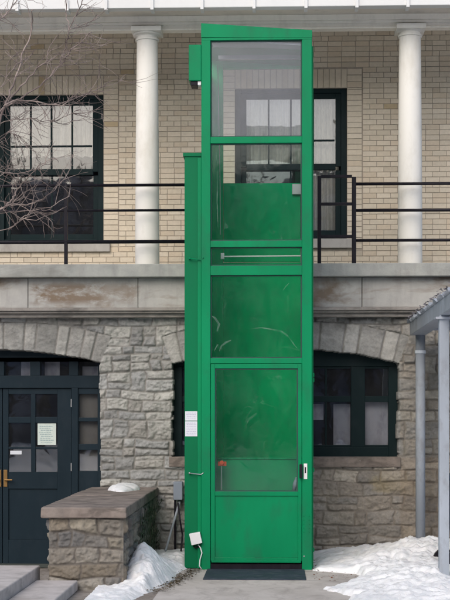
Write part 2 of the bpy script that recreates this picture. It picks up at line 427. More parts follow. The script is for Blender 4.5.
# brown zone of the infill under the window and the wall right of it
brz = (sstep(U, X_(290, FY), X_(300, FY))*sstep(-V, -(WIN['zb']+.02), -(WIN['zb']-.02)))[..., None]
C = C*(1-brz*(1-np.array([.97, .89, .82])))
wz = (sstep(U, X_(398, FY), X_(402, FY))*(V < 10))[..., None]
C = C*(1-wz*(1-np.array([.98, .93, .87])))
openm = np.zeros(U.shape, bool)
for o_ in (DOOR, WIN):
    a = o_['a']; r = o_['zc']-o_['zs']; Rr = (a*a+r*r)/(2*r); cz = o_['zc']-Rr
    dx = U-o_['c']; dz = V-cz; rad = np.hypot(dx, dz); ang = np.arctan2(dx, dz)*Rr
    T = .33+.03*(vnoise(ang*5, ang*0, 5)-.5)
    lim = a+.02
    vz = (rad > Rr-.02) & (rad < Rr+T) & (np.abs(ang) < lim+(rad-Rr)*.12)
    w = np.array([-lim*1.03]); ww = [-lim*1.05]
    while ww[-1] < lim*1.1: ww.append(ww[-1]+rng.choice([.13, .16, .19, .23, .27]))
    ww = np.array(ww); k = np.clip(np.searchsorted(ww, ang)-1, 0, len(ww)-2)
    dd = np.minimum(np.minimum(ang-ww[k], ww[k+1]-ang), np.minimum(rad-Rr+.05, Rr+T-rad))
    dd = np.minimum(dd, (lim+(rad-Rr)*.12)-np.abs(ang)+.02)
    vs = 50000+k*7+(1 if o_ is DOOR else 500)
    hv = relief(U, V, vs, dd, 31, .02, .016, .004, .012)
    cv = tint(vs, dd, 31, [(.34, .332, .31), (.38, .37, .345), (.31, .305, .285), (.42, .41, .38)], mort, U, V)
    H = np.where(vz, hv, H); C = np.where(vz[..., None], cv, C); sid = np.where(vz, vs, sid)
    jag = (_hash(sid, sid*0+77, 4)-.5)*.022+(fbm(U*9, V*9, 8, 2)-.5)*.012
    inside = (np.abs(dx) < a+jag*(o_ is WIN or True)) & (rad < Rr-.0+(fbm(U*6, V*6, 14, 2)-.5)*.03) & (V > o_['zb'])
    openm |= inside
wn = fbm(U*3.3, V*5, 91, 5)
ym = (np.exp(-((U-X_(365, FY))/.42)**2-((V-Z_(487, FY))/.16)**2)*sstep(wn, .42, .62)*.55)[..., None]
C = C*(1-ym)+np.array((.36, .29, .15))*ym
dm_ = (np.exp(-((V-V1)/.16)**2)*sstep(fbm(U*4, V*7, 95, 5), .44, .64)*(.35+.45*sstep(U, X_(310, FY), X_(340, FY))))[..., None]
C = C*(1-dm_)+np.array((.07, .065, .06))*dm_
gm = (np.exp(-((V+.0)/.30)**2)*sstep(fbm(U*3, V*4, 97, 5), .42, .62)*.5)[..., None]
C = C*(1-gm)+np.array((.13, .12, .10))*gm
P = np.stack([U, FY-H, V], -1)
P[openm, 1] = FY+.30
C[openm] = (.20, .19, .175)
keep = ~(openm[:-1, :-1] & openm[1:, :-1] & openm[:-1, 1:] & openm[1:, 1:])
sheet('stone_wall', P, C, STONE, bld, keep)

# --- balcony: ledge, fascia blocks, moulding, slab
BX_0, BX_1 = -5.2, 3.4
zl1 = Z_(263.5, 15.62); zl0 = Z_(276.5, 15.62)
bal = bx('balcony_slab', LIP, bld, BX_0, BX_1, 15.62, BY, zl0, zl1, .008)
zf0 = Z_(307.5, 15.74)
joints = [X_(-110, 15.74), X_(28, 15.74), X_(138, 15.74), X_(250, 15.74), X_(362, 15.74), X_(474, 15.74)]
edges = [BX_0]+joints+[BX_1]
fm = MB()
for a, b in zip(edges[:-1], edges[1:]): fm.box(a+.003, b-.003, 15.74, 16.2, zf0, zl0-.002)
fm.build('balcony_fascia', LIME, bld, .006)
zm0 = Z_(315, 15.74)
mm = MB()
for y0, za, zb in ((15.70, zf0-.035, zf0), (15.73, zf0-.060, zf0-.035), (15.78, zm0-.02, zf0-.060)): mm.box(BX_0, BX_1, y0, 16.2, za, zb)
mm.build('moulding', MOULD, bld, .004)

# --- brick wall of individual bricks
BRC = [(.64, .565, .455), (.66, .58, .47), (.62, .545, .435), (.67, .595, .485), (.645, .57, .46), (.62, .53, .415)]
UW = []   # upper windows (x0,x1,z0,z1)
UW.append((X_(-2, BY), X_(103.5, BY), Z_(243, BY, 50), Z_(95, BY, 50)))
UW.append((X_(235, BY), X_(347, BY), Z_(239, BY, 330), Z_(88, BY, 330)))
ZT = 6.62; ZB = zl1
bw = MB(); br = random.Random(5)
def brick(x0, x1, z0, z1):
    if x1-x0 < .02 or z1-z0 < .02: return
    c = br.choice(BRC); k = br.uniform(.95, 1.04)
    if br.random() < .006: c = (.50, .40, .26)
    if br.random() < .03: k *= .88
    j = .0038
    y = BY-.006-br.uniform(0, .003)
    bw.box(x0+j, x1-j, y, BY+.03, z0+j, z1-j, (c[0]*k*1.01, c[1]*k, c[2]*k*.975))
excl = []
for x0, x1, z0, z1 in UW:
    sw = .185; sh = .235
    excl.append((x0-sw-.008, x1+sw+.008, z0-.12, z1+sh+.008))
    z = z0-.12
    while z < z1-.01:
        zz = min(z+.068, z1); 
        if z >= z0-.0: brick(x0-sw, x0, z, zz); brick(x1, x1+sw, z, zz)
        else:
            brick(x0-sw, x0-.06, z, zz); brick(x1+.06, x1+sw, z, zz)
        z += .068
    x = x0-.0
    nb = int(round((x1-x0)/.072)); wd_ = (x1-x0)/nb
    for i in range(nb): brick(x0+i*wd_, x0+(i+1)*wd_, z1, z1+sh)
    for sx in (x0-sw, x1):
        nq = 3
        for i in range(nq): brick(sx, sx+sw, z1+i*sh/nq, z1+(i+1)*sh/nq)
z = ZB-.05; row = 0
while z < ZT:
    zz = z+.065; iv = [(BX_0, BX_1)]
    for ex0, ex1, ez0, ez1 in excl:
        if z+.032 > ez0 and z+.032 < ez1:
            iv = [s for a, b in iv for s in ((a, min(b, ex0)), (max(a, ex1), b)) if s[1]-s[0] > .02]
    for a, b in iv:
        x = a if a > BX_0 else a-(.086 if row % 2 else 0)
        first = row % 2 == 1
        while x < b-.005:
            L = .172 if not (first and a > BX_0) else .088; first = False
            if br.random() < .08: L = .088
            x1 = min(x+L, b)
            if b-x1 < .05: x1 = b
            brick(x, x1, z, zz); x = x1
    z = zz; row += 1
bwo = bw.build('brick_wall', BRICK, bld)
mo = MB()
iv = sorted([(w[0], w[1]) for w in UW])
mo.box(BX_0, iv[0][0], BY, BY+.25, ZB, ZT); mo.box(iv[0][1], iv[1][0], BY, BY+.25, ZB, ZT); mo.box(iv[1][1], BX_1, BY, BY+.25, ZB, ZT)
for x0, x1, z0, z1 in UW:
    mo.box(x0, x1, BY, BY+.25, z1, ZT); mo.box(x0, x1, BY, BY+.25, ZB, z0-.12)
mo.build('mortar_bed', MORTAR, bwo)

# --- upstairs windows
def upper_window(x0, x1, z0, z1, left):
    f = MB(); y0 = BY+.03; y1 = BY+.14; s = .072
    w = MB().box(x0, x0+s, y0, y1, z0, z1).box(x1-s, x1, y0, y1, z0, z1).box(x0+s, x1-s, y0, y1, z1-.055, z1).box(x0+s, x1-s, y0, y1, z0, z0+.05)
    win = w.build('window', TEAL, bld, .004)
    h = z1-z0; zm = z0+h*.485; s2 = .068
    xa, xb = x0+s, x1-s
    us = MB()
    us.box(xa, xa+s2, y0+.02, y0+.06, zm, z1-.055).box(xb-s2, xb, y0+.02, y0+.06, zm, z1-.055)
    us.box(xa+s2, xb-s2, y0+.02, y0+.06, z1-.12, z1-.055).box(xa+s2, xb-s2, y0+.018, y0+.06, zm-.04, zm+.035)
    gx0, gx1, gz0, gz1 = xa+s2, xb-s2, zm+.035, z1-.12
    for k in range(1, 4):
        x = gx0+(gx1-gx0)*k/4; us.box(x-.011, x+.011, y0+.025, y0+.055, gz0, gz1)
    zc = gz0+(gz1-gz0)*.36
    for k in range(4):
        xx0 = gx0+(gx1-gx0)*k/4+.011; xx1 = gx0+(gx1-gx0)*(k+1)/4-.011
        us.box(xx0, xx1, y0+.027, y0+.053, zc-.011, zc+.011)
    us.build('upper_sash', TEAL, win, .003)
    ls = MB()
    ls.box(xa, xa+s2, y0+.065, y0+.10, z0+.05, zm-.04).box(xb-s2, xb, y0+.065, y0+.10, z0+.05, zm-.04).box(xa+s2, xb-s2, y0+.065, y0+.10, z0+.05, z0+.12)
    xm = (xa+xb)/2; ls.box(xm-.011, xm+.011, y0+.07, y0+.095, z0+.12, zm-.04)
    ls.build('lower_sash', TEAL, win, .003)
    MB().box(gx0, gx1, y0+.038, y0+.042, gz0, gz1).build('pane', GLASS, win)
    MB().box(gx0, gx1, y0+.080, y0+.084, z0+.12, zm-.04).build('pane', GLASS, win)
    # pleated net curtain
    def cur(xa_, xb_, za, zb_, nm, ya=y1+.05, wob=.02):
        n = int((xb_-xa_)/.012); U_ = np.linspace(xa_, xb_, n); Vv = np.array([za, (za+zb_)/2, zb_])
        PP = np.zeros((3, n, 3))
        for i in range(3):
            ww = wob*np.sin(U_*95+np.sin(U_*13)*2)+.012*np.sin(U_*31+i)
            PP[i, :, 0] = U_; PP[i, :, 1] = ya+ww; PP[i, :, 2] = Vv[i]+(.008*np.sin(U_*60) if i == 0 else 0)
        return sheet(nm, PP, None, CURTAIN, win)
    if left:
        cur(xa+.02, xb-.02, z0+h*.60, z1-.05, 'curtain')
    else:
        cur(xa+.02, xb-.02, z0+h*.50, z1-.05, 'curtain')
        cur(xb-.34, xb-.02, z0+.1, z0+h*.52, 'curtain')
    # dim room behind
    MB().box(xa-.3, xb+.3, BY+1.3, BY+1.34, z0-.3, z1+.3).build('room_back', DARK, win)
    SH = MB().box(x0-.085, x1+.085, BY-.05, BY+.10, z0-.115, z0)
    SH.build('sill', SILL, win, .006)
for k, w in enumerate(UW): upper_window(*w, k == 0)

# --- columns
def column(pxc, w0, w1, cw, ytop, ycap):
    cy = 16.06; x = X_(pxc, cy); s = cy/1400
    r0 = w0/2*s; r1 = w1/2*s; rc = cw/2*s
    zt = Z_(ytop, cy-rc, pxc); zc = Z_(ycap, cy, pxc); zb = zl1+.001
    prof = [(r0, zb), (r0, zb+.05)]
    for i in range(9):
        t = i/8; prof.append((r0+(r1-r0)*t**1.5, zb+.07+(zc-.05-zb-.07)*t))
    prof += [(r1+.014, zc-.045), (r1+.014, zc-.025), (r1, zc-.02), (r1, zc)]
    c = MB().lathe(prof, x, cy, 40).build('column', WHITE, bld, 0, True)
    m = c.modifiers.new('es', 'EDGE_SPLIT'); m.split_angle = R(35)
    zq = zt-.055
    pr = [(r1+.004, zc), (r1+.012, zc+.01)]+[(r1+.012+(rc-.008-r1-.012)*math.sin(t*math.pi/8), zc+.01+(zq-zc-.01)*(1-math.cos(t*math.pi/8))) for t in range(1, 5)]
    cp = MB().lathe(pr, x, cy, 40); cp.box(x-rc, x+rc, cy-rc, cy+rc, zq, zt)
    cp.build('capital', WHITE, c, .004)
column(147.3, 24.5, 21, 30, 25.5, 37.5)
column(410, 24.5, 21.5, 29, 23, 33.5)
column(147.3-263, 24.5, 21, 30, 25.5, 37.5)

# --- eave: frieze beam, soffit, gutter, roof
BF = 15.98
zb3 = Z_(17.8, BF); zbb_ = Z_(29.6, BF)
bm = MB().box(BX_0, BX_1, BF, BF+.12, zbb_, 6.55)
bm.box(BX_0, BX_1, BF-.045, BF, zb3-.045, zb3+.02)
bm.box(BX_0, BX_1, BF-.022, BF, zb3-.075, zb3-.045)
bm.box(BX_0, BX_1, BF-.015, BF, zbb_+.0, zbb_+.022)
bm.build('frieze_beam', TRIM, bld, .004)
zs = zb3+.021
bx('soffit', SOFFIT, bld, BX_0, BX_1, 15.62, BF-.0, zs, zs+.02, 0)
zg = Z_(7.2, 15.50)
gt = MB().box(BX_0, BX_1, 15.49, 15.62, zg, zg+.16)
gt.build('gutter', FASCIA_W, bld, .008)
xx = 17
for pxh in (-34, 17, 67, 106, 152, 202, 254, 306, 357, 408, 460):
    x = X_(pxh, 15.48)
    bx('gutter_bracket', FASCIA_W, bld, x-.018, x+.018, 15.47, 15.64, zg-.022, zg+.10, .002)
bx('veranda_ceiling', SOFFIT, bld, BX_0, BX_1, BF+.12, BY+.2, 6.552, 6.59, 0)
rf = MB(); rf.add([(BX_0,15.46,zg+.18),(BX_1,15.46,zg+.18),(BX_1,19.5,zg+2.0),(BX_0,19.5,zg+2.0),(BX_0,15.46,zg+.22),(BX_1,15.46,zg+.22),(BX_1,19.5,zg+2.04),(BX_0,19.5,zg+2.04)],
      [(0,3,2,1),(4,5,6,7),(0,1,5,4),(1,2,6,5),(2,3,7,6),(3,0,4,7)])
rf.build('roof', paint('sun_block_roof', (.06, .055, .055), .9), bld)  # roof above the view, put there to block sunlight

# --- basement arched window
def arch_z(o_, x, off=0):
    a = o_['a']; r = o_['zc']-o_['zs']; Rr = (a*a+r*r)/(2*r); return o_['zc']-Rr+math.sqrt(max(0, (Rr-off)**2-(x-o_['c'])**2))
def arched_frame(mb, o_, zlow, y0, y1, thick):
    """arched head filling the space between zlow and the arch"""
    n = 24; a = o_['a']+.02
    pts = [(o_['c']-a, zlow)]+[(o_['c']-a+2*a*i/n, arch_z(o_, max(o_['c']-o_['a'], min(o_['c']+o_['a'], o_['c']-a+2*a*i/n)))+.03) for i in range(n+1)]+[(o_['c']+a, zlow)]
    mb.prism(pts[::-1], y0, y1)
yf = FY+.16
def wx(px): return X_(px, yf)
def wz_(py): return Z_(py, yf, 350)
f = MB(); c0 = WIN['c']
L, Rr_ = wx(172), wx(398)
arched_frame(f, WIN, wz_(366.5), yf, yf+.10, .1)
f.box(L-.03, wx(182), yf, yf+.1, wz_(458), wz_(366.5)); f.box(wx(388.5), Rr_+.03, yf, yf+.1, wz_(458), wz_(366.5))
f.box(wx(182), wx(388.5), yf-.002, yf+.1, wz_(458), wz_(447))
for a_, b_ in ((351, 365), (205, 219), (275, 295)): f.box(wx(a_), wx(b_), yf+.004, yf+.096, wz_(447), wz_(366.5))
win = f.build('window', TEAL, bld, .004)
bars = MB(); cols = [(182, 205), (219, 275), (295, 351), (365, 388.5)]
for a_, b_ in cols:
    bars.box(wx(a_), wx(b_), yf+.02, yf+.07, wz_(402), wz_(396))
    bars.box(wx(a_), wx(b_), yf+.02, yf+.07, wz_(447), wz_(445)); bars.box(wx(a_), wx(b_), yf+.02, yf+.07, wz_(368.5), wz_(366.5))
    if b_-a_ > 30:
        m_ = 326 if a_ > 290 else (a_+b_)/2
        bars.box(wx(m_-.9), wx(m_+.9), yf+.022, yf+.068, wz_(396), wz_(368.5)); bars.box(wx(m_-.9), wx(m_+.9), yf+.022, yf+.068, wz_(445), wz_(402))
bars.build('glazing_bar', TEAL, win, .003)
for a_, b_ in cols:
    MB().box(wx(a_), wx(b_), yf+.043, yf+.047, wz_(396), wz_(368)).build('pane', GLASS, win)
    MB().box(wx(a_), wx(b_), yf+.043, yf+.047, wz_(445), wz_(402)).build('pane', GLASS, win)
for a_, b_, t_, q_ in ((334, 351, 404, 447), (366, 389, 400, 447), (300, 324, 404, 420)): MB().box(wx(a_), wx(b_), yf+.16, yf+.17, wz_(q_), wz_(t_)).build('blind', BLIND, win)
bx('room_back', DARK, win, L-.3, Rr_+.3, yf+1.0, yf+1.04, .4, 2.9, 0)
bx('sill', COPING, win, X_(171, FY)-.02, X_(398.5, FY)+.02, FY-.045, FY+.16, Z_(467, FY, 350), Z_(457, FY, 350), .006)

# --- entry doors
yd = FY+.22
def dxp(px): return X_(px, yd)
def dz(py): return Z_(py, yd, 50)
CX = dxp(2)
def mir(a, b): return [(a, b), (4-b, 4-a)]
fr = MB(); arched_frame(fr, DOOR, dz(358), yd, yd+.12, .1)
fr.box(dxp(-96), dxp(100), yd, yd+.12, dz(388), dz(375.5))
for a_, b_ in mir(71.5, 78)+mir(98, 101)+[(-.5, 4.5)]:
    pass
frw = [(-97, -94), (-74, -67.5), (71.5, 78), (98, 102)]
for a_, b_ in frw: fr.box(dxp(a_), dxp(b_), yd+.002, yd+.118, LAND_Z, dz(388)); 
for a_, b_ in [(-97, -94), (-74, -67.5), (-36.5, -26), (-2, 4), (30, 40), (69, 78), (98, 102)]: fr.box(dxp(a_), dxp(b_), yd+.002, yd+.118, dz(375.5), dz(358))
frame = fr.build('door_frame', NAVY, bld, .004)
MB().box(dxp(-94), dxp(98), yd+.06, yd+.064, dz(375.5), dz(353)).build('pane', GLASS, frame)
for a_, b_, t_ in ((18, 30, 359), (42, 57, 359), (80, 97, 366)): MB().box(dxp(a_), dxp(b_), yd+.2, yd+.21, dz(375.5), dz(t_)).build('blind', BLIND, frame)
def sidelight(a_, b_):
    s = MB(); x0, x1 = dxp(a_), dxp(b_)
    rows = [(394, 417.5), (421.5, 444), (450, 471)]
    ys = [388]+[v for r in rows for v in r]+[563.5]
    for k in range(0, len(ys), 2): s.box(x0, x1, yd+.02, yd+.09, dz(ys[k+1]), dz(ys[k]))
    s.box(x0-.012, x0+.008, yd+.022, yd+.088, dz(563), dz(388.5)).box(x1-.008, x1+.012, yd+.022, yd+.088, dz(563), dz(388.5))
    s2 = s.build('sidelight', NAVY, bld, .003)
    for t_, b2 in rows: MB().box(x0, x1, yd+.053, yd+.057, dz(b2), dz(t_)).build('pane', GLASS, s2)
    MB().box(x0+.02, x1-.02, yd+.092, yd+.10, dz(540), dz(480)).build('panel', NAVY, s2)
    MB().box(x0, x1, yd+.14, yd+.15, dz(475), dz(392)).build('blind', paint('dull_blind', (.20, .195, .18), .8), s2)
sidelight(78, 98); sidelight(-94, -74)
def leaf(a_, b_, flip):
    s = MB(); Y0 = yd+.03; Y1 = yd+.08
    c = lambda p: dxp(4-p) if flip else dxp(p)
    def bb(p0, p1, t_, b2, y0=Y0, y1=Y1): s.box(c(p0), c(p1), y0, y1, dz(b2), dz(t_))
    bb(2.3, 8, 388.5, 564); bb(57, 71, 388.5, 564); bb(30.5, 35, 394, 472)
    bb(8, 57, 388.5, 394); bb(8, 30.5, 417, 423); bb(35, 57, 417, 423); bb(8, 30.5, 447, 449); bb(35, 57, 447, 449)
    bb(8, 57, 472, 489); bb(8, 57, 540, 564); bb(8, 57, 489, 540, Y0+.018, Y1-.01)
    d_ = s.build('door', NAVY, bld, .003)
    for p0, p1 in ((8, 30.5), (35, 57)):
        for t_, b2 in ((394, 417), (423, 447), (449, 472)):
            x0, x1 = sorted((c(p0), c(p1)))
            MB().box(x0, x1, Y0+.023, Y0+.027, dz(b2), dz(t_)).build('pane', GLASS, d_)
    hx = c(5)
    hd = MB().box(hx-.022, hx+.022, Y0-.008, Y0, dz(487), dz(470)).tube([(hx, Y0-.008, dz(480)), (hx, Y0-.05, dz(480)), (hx-.09*(1 if not flip else -1)*-1, Y0-.055, dz(480))], .010)
    hd.build('handle', BRASS, d_, .002)
    for py in (403, 467, 540): MB().box(c(71.0)-.006, c(71.0)+.006, Y0-.006, Y0, dz(py+4), dz(py-4)).build('hinge', STEEL, d_)
    return d_, c, Y0
d_, c_, Y0_ = leaf(4, 71, False)
pn = MB().box(dxp(37), dxp(55.5), Y0_+.012, Y0_+.014, dz(445), dz(423.2)).build('notice', paint('paper', (.62, .68, .62), .8, .06, (.3, .45, .45), .3, .1, 20), d_)
ik = MB(); rr = random.Random(3)
for i in range(9):
    py = 426+i*2.0; a_ = 38.5+rr.uniform(0, 2); b_ = 54-rr.uniform(0, 4)
    while a_ < b_:
        e_ = min(b_, a_+rr.uniform(.8, 2.4)); ik.box(dxp(a_), dxp(e_), Y0_+.0108, Y0_+.0118, dz(py+.55), dz(py)); a_ = e_+.5
ik.build('notice_text', paint('notice_ink', (.20, .32, .34), .8), pn)
MB().box(dxp(9.5), dxp(21), Y0_+.012, Y0_+.014, dz(454.5), dz(450.8)).build('sticker', LABELW, d_)
leaf(4, 71, True)
bx('room_back', DARK, frame, dxp(-97), dxp(102), yd+.9, yd+.94, -.2, 2.6, 0)
# dark void walls behind the stone so no light leaks
bx('inner_wall', DARK, bld, -5.0, dxp(-97), FY+.31, FY+1.3, -.2, zm0, 0)
bx('inner_wall', DARK, bld, dxp(103), X_(168, FY), FY+.31, FY+1.3, -.2, zm0, 0)
bx('inner_wall', DARK, bld, X_(401, FY), 3.2, FY+.31, FY+1.3, -.2, zm0, 0)
bx('inner_wall', DARK, bld, X_(170, FY), X_(400, FY), FY+.31, FY+1.3, -.2, WIN['zb']-.12, 0)

# ================================================================== RAILINGS
RY = 15.80
def railing(name, label, x0, x1, posts, ys, pxref, lw=.02):
    b = thing(name, label, 'railing', ((x0+x1)/2, RY, zl1))
    for py, r in ys:
        z = Z_(py, RY, pxref); MB().tube([(x0, RY, z), (x1, RY, z)], r, 10).build('rail', BLACK, b, 0, True)
    for px_, top, half in posts:
        x = X_(px_, RY); MB().box(x-half, x+half, RY-half, RY+half, zl1, Z_(top, RY, px_)).build('post', BLACK, b, .004)
        MB().box(x-half-.03, x+half+.03, RY-half-.02, RY+half+.02, zl1, zl1+.008).build('foot_plate', BLACK, b, .002)
railing('balcony_railing', 'long black tube railing along the balcony left of the green lift', BX_0+.05, X_(185, RY), [(66, 185.5, .020), (-125, 185.5, .02)],
        [(185.5, .017), (210.7, .014), (242, .021)], 80)
railing('balcony_railing', 'black tube railing along the balcony right of the green lift, running behind the white column', X_(355.5, RY), BX_1-.05, [(540, 184, .02)],
        [(183.8, .017), (210.3, .017), (240.3, .017)], 400)
gp = thing('balcony_gate', 'short raised black pipe gate section beside the green lift on the balcony edge', 'gate', (X_(337, RY), RY, zl1))
for px_ in (319.3, 354):
    x = X_(px_, RY); h_ = .021 if px_ < 330 else .024
    MB().box(x-h_, x+h_, RY-.02, RY+.02, zl1, Z_(177 if px_ > 330 else 176, RY, px_)).build('post', BLACK, gp, .004)
    MB().box(x-.05, x+.075, RY-.045, RY+.045, zl1, zl1+.012).build('foot_plate', BLACK, gp, .002)
for py in (176.5, 204, 236.5):
    z = Z_(py, RY, 337); MB().box(X_(321, RY), X_(352, RY), RY-.014, RY+.014, z-.017, z+.017).build('rail', BLACK, gp, .004)

# ================================================================== GREEN LIFT
LY = 14.1; LB = 15.55
def lx(px): return X_(px, LY)
def lz(py, px=256): return Z_(py, LY, px)
lift = thing('wheelchair_lift', 'tall green enclosed wheelchair lift with clouded glazing rising from the path to the balcony', 'lift', (lx(256), (LY+LB)/2, 0))
x0, x1 = lx(201.3), lx(312)
xi0, xi1 = lx(210.5), lx(302)
ztop = lz(39)
P_ = .09
for nm, a_, b_ in (('front_post', x0, xi0), ('front_post', xi1, x1)):
    bx(nm, GREEN, lift, a_, b_, LY, LY+P_, .0, ztop, .006)
ba0, ba1 = X_(209, LB), X_(224, LB); bb0, bb1 = X_(300, LB), X_(308, LB)
bx('back_post', GREEN_BRIGHTENED, lift, x0, x0+.17, LB-P_, LB, 0, Z_(55, LB), .005)
bx('back_post', GREEN_BRIGHTENED, lift, x1-.09, x1, LB-P_, LB, 0, Z_(55, LB), .005)
zbb = Z_(69.5, LB)
bx('back_beam', GREEN_BRIGHTENED, lift, x0+.17, x1-.09, LB-P_+.004, LB-.004, zbb, Z_(56, LB), .004)
# horizontal members at the front
def hbar(t_, b2, nm='crossbar', y0=LY+.004, y1=LY+.07, a_=xi0, b_=xi1):
    return bx(nm, GREEN, lift, a_, b_, y0, y1, lz(b2), lz(t_), .004)
hbar(136.5, 143); hbar(240.5, 247); hbar(265.5, 275); hbar(358, 363.5)
# header: sloping fascia with seam
h = MB(); h.prism([(x0-.002, lz(37)), (x1+.002, lz(38.3)), (x1+.002, lz(30.2, 312)), (x0-.002, lz(23.3, 201))][::1], LY-.006, LY+.03)
h.build('header_panel', GREEN, lift, .003)
bx('header_rail', GREEN, lift, x0, x1, LY-.002, LY+.07, lz(39.8), lz(37.5)-.001, .002)
# sloping roof, higher at the left
zr0, zr1 = lz(24, 201), lz(31, 312)
zu0, zu1 = lz(40.0), lz(41.0)
def rfm(dz0, dz1):
    m_ = MB(); q = []
    for (x, zz) in ((x0, zr0), (x1, zr1)):
        for y in (LY+.03, LB): q.append((x, y, zz+dz0-.10*(y-LY)/(LB-LY)*0)); q.append((x, y, zz+dz1))
    m_.add(q, [(0,2,6,4),(1,5,7,3),(0,4,5,1),(2,3,7,6),(0,1,3,2),(4,6,7,5)]); return m_
rfm(-.022, -.004).build('roof_panel', GREEN, lift)
m_ = MB(); zq0 = lz(42.5); zq1 = Z_(55.5, LB)
m_.add([(x0+.09, LY+.071, zq0+.04), (x1-.01, LY+.071, zq0-.02), (x1-.01, LB-P_, zq1-.02), (x0+.09, LB-P_, zq1+.02)]+[(x0+.09, LY+.071, zq0+.06), (x1-.01, LY+.071, zq0+.0), (x1-.01, LB-P_, zq1), (x0+.09, LB-P_, zq1+.04)], [(0,3,2,1),(4,5,6,7),(0,1,5,4),(1,2,6,5),(2,3,7,6),(3,0,4,7)])
m_.build('ceiling_panel', PLY, lift)
lb_ = MB().box(x0+.15, x1-.1, LY+.55, LY+.61, lz(45), lz(41)); lb_.build('ceiling_batten', STEEL, lift, .003)
# side walls: lower solid, upper glazed
zsolid = Z_(184, LB)
for xa, xb, sgn in ((x0+.002, x0+.022, -1), (x1-.022, x1-.002, 1)):
    bx('side_panel', GREEN_BRIGHTENED, lift, xa, xb, LY+P_, LB-P_, .04, lz(247) if sgn > 0 else lz(150), .002)
    MB().box(xa+.006, xb-.006, LY+P_, LB-P_, lz(247) if sgn > 0 else lz(150), lz(45)).build('side_glazing', LGLASS2, lift)
    bx('side_rail', GREEN, lift, xa-.004, xb+.004, LY+P_, LB-P_, lz(145), lz(139), .003)
    bx('side_rail', GREEN, lift, xa-.004, xb+.004, LY+P_, LB-P_, lz(48), lz(41), .003)
# right flange standing proud of the post
bx('side_flange', GREEN_D, lift, x1+.0005, x1+.014, LY+.03, LB-.02, .03, lz(46), .002)
# back lining and balcony gate
bx('back_panel', GREEN_BRIGHTENED, lift, x0+.17, x1-.09, LB-.06, LB-.035, .03, Z_(263, LB), .002)
bgz = MB().box(x0+.172, x1-.092, LB-.055, LB-.02, Z_(262.5, LB), zsolid); bgz.build('balcony_door_panel', GREEN_BRIGHTENED, lift, .004)
MB().box(X_(292, LB), X_(303, LB), LB-.10, LB-.055, Z_(196, LB), Z_(185.5, LB)).build('door_closer', STEEL, lift, .004)
# glazing
def gl(a_, b_, t_, b2, m=LGLASS, y=LY+.035, nm='glazing', par=lift):
    o = MB().box(lx(a_), lx(b_), y, y+.006, lz(b2), lz(t_)).build(nm, m, par)
    g_ = MB(); X0, X1, Z0, Z1 = lx(a_), lx(b_), lz(b2), lz(t_); w_ = .012
    for q in ((X0, X0+w_, Z0, Z1), (X1-w_, X1, Z0, Z1), (X0+w_, X1-w_, Z0, Z0+w_), (X0+w_, X1-w_, Z1-w_, Z1)):
        g_.box(q[0], q[1], y-.008, y-.001, q[2], q[3])
    g_.build('gasket', GASK, o, .001)
    return o
GASK = paint('rubber_gasket', (.035, .075, .065), .6)
gl(210.5, 302, 39.8, 136.5, LGLASS2); gl(210.5, 302, 143, 240.5); gl(210.5, 302, 247, 265.5); gl(210.5, 302, 275, 358)
# door
dd_ = MB(); Yd = LY-.004
dd_.box(lx(210.9), lx(215), Yd, Yd+.05, lz(561), lz(364)).box(lx(298), lx(301.6), Yd, Yd+.05, lz(561), lz(364))
dd_.box(lx(215), lx(298), Yd, Yd+.05, lz(368.5), lz(364)).box(lx(215), lx(298), Yd, Yd+.05, lz(496), lz(491.5)).box(lx(215), lx(298), Yd+.0, Yd+.05, lz(561), lz(557.5))
door = dd_.build('lift_door', GREEN, lift, .004)
bx('lower_panel', GREEN, door, lx(215), lx(298), Yd+.012, Yd+.04, lz(557.5), lz(496), .002)
MB().box(lx(215), lx(298), Yd+.022, Yd+.028, lz(491.5), lz(368.5)).build('door_glazing', LGLASS, door)
g_ = MB()
for q in ((215, 216.3, 491.5, 368.5), (296.7, 298, 491.5, 368.5), (216.3, 296.7, 491.5, 490.3), (216.3, 296.7, 369.7, 368.5)): g_.box(lx(q[0]), lx(q[1]), Yd+.014, Yd+.021, lz(q[2]), lz(q[3]))
g_.build('gasket', GASK, door)
bx('kick_strip', GREEN, door, lx(211.5), lx(301), Yd-.010, Yd-.0005, lz(562.5), lz(560), .001)
bx('threshold', BLACK, lift, xi0, xi1, LY+.01, LY+.2, 0.014, lz(564), .002)
lk = bx('lock_plate', BOXW, lift, lx(303.7), lx(307.2), LY-.006, LY-.0005, lz(479), lz(463.5), .001)
bx('keyhole', BLACK, lk, lx(304.8), lx(306.1), LY-.008, LY-.0062, lz(473), lz(467), .001)
bx('door_handle', BLACK, door, lx(299.4), lx(302.4), LY-.045, LY-.006, lz(478), lz(464), .005)
for py, ra in ((516, .005), (520, .005), (524, .005), (528, .005), (532, .005), (556, .008)):
    for px_ in ((303.8, 309.2) if py < 550 else (304,)):
        MB().tube([(lx(px_), LY, lz(py)), (lx(px_), LY-.004, lz(py))], ra, 8).build('bolt', GREEN_D if py < 550 else STEEL, lift)
for py in (375, 380, 470, 550): bx('hinge', GREEN_D, lift, x1+.0145, x1+.024, LY+.032, LY+.07, lz(py+2), lz(py-2), .002)
SCF = glassmat('pale_scuff', .02, (.60, .75, .70), .0, 0, .16, .10)
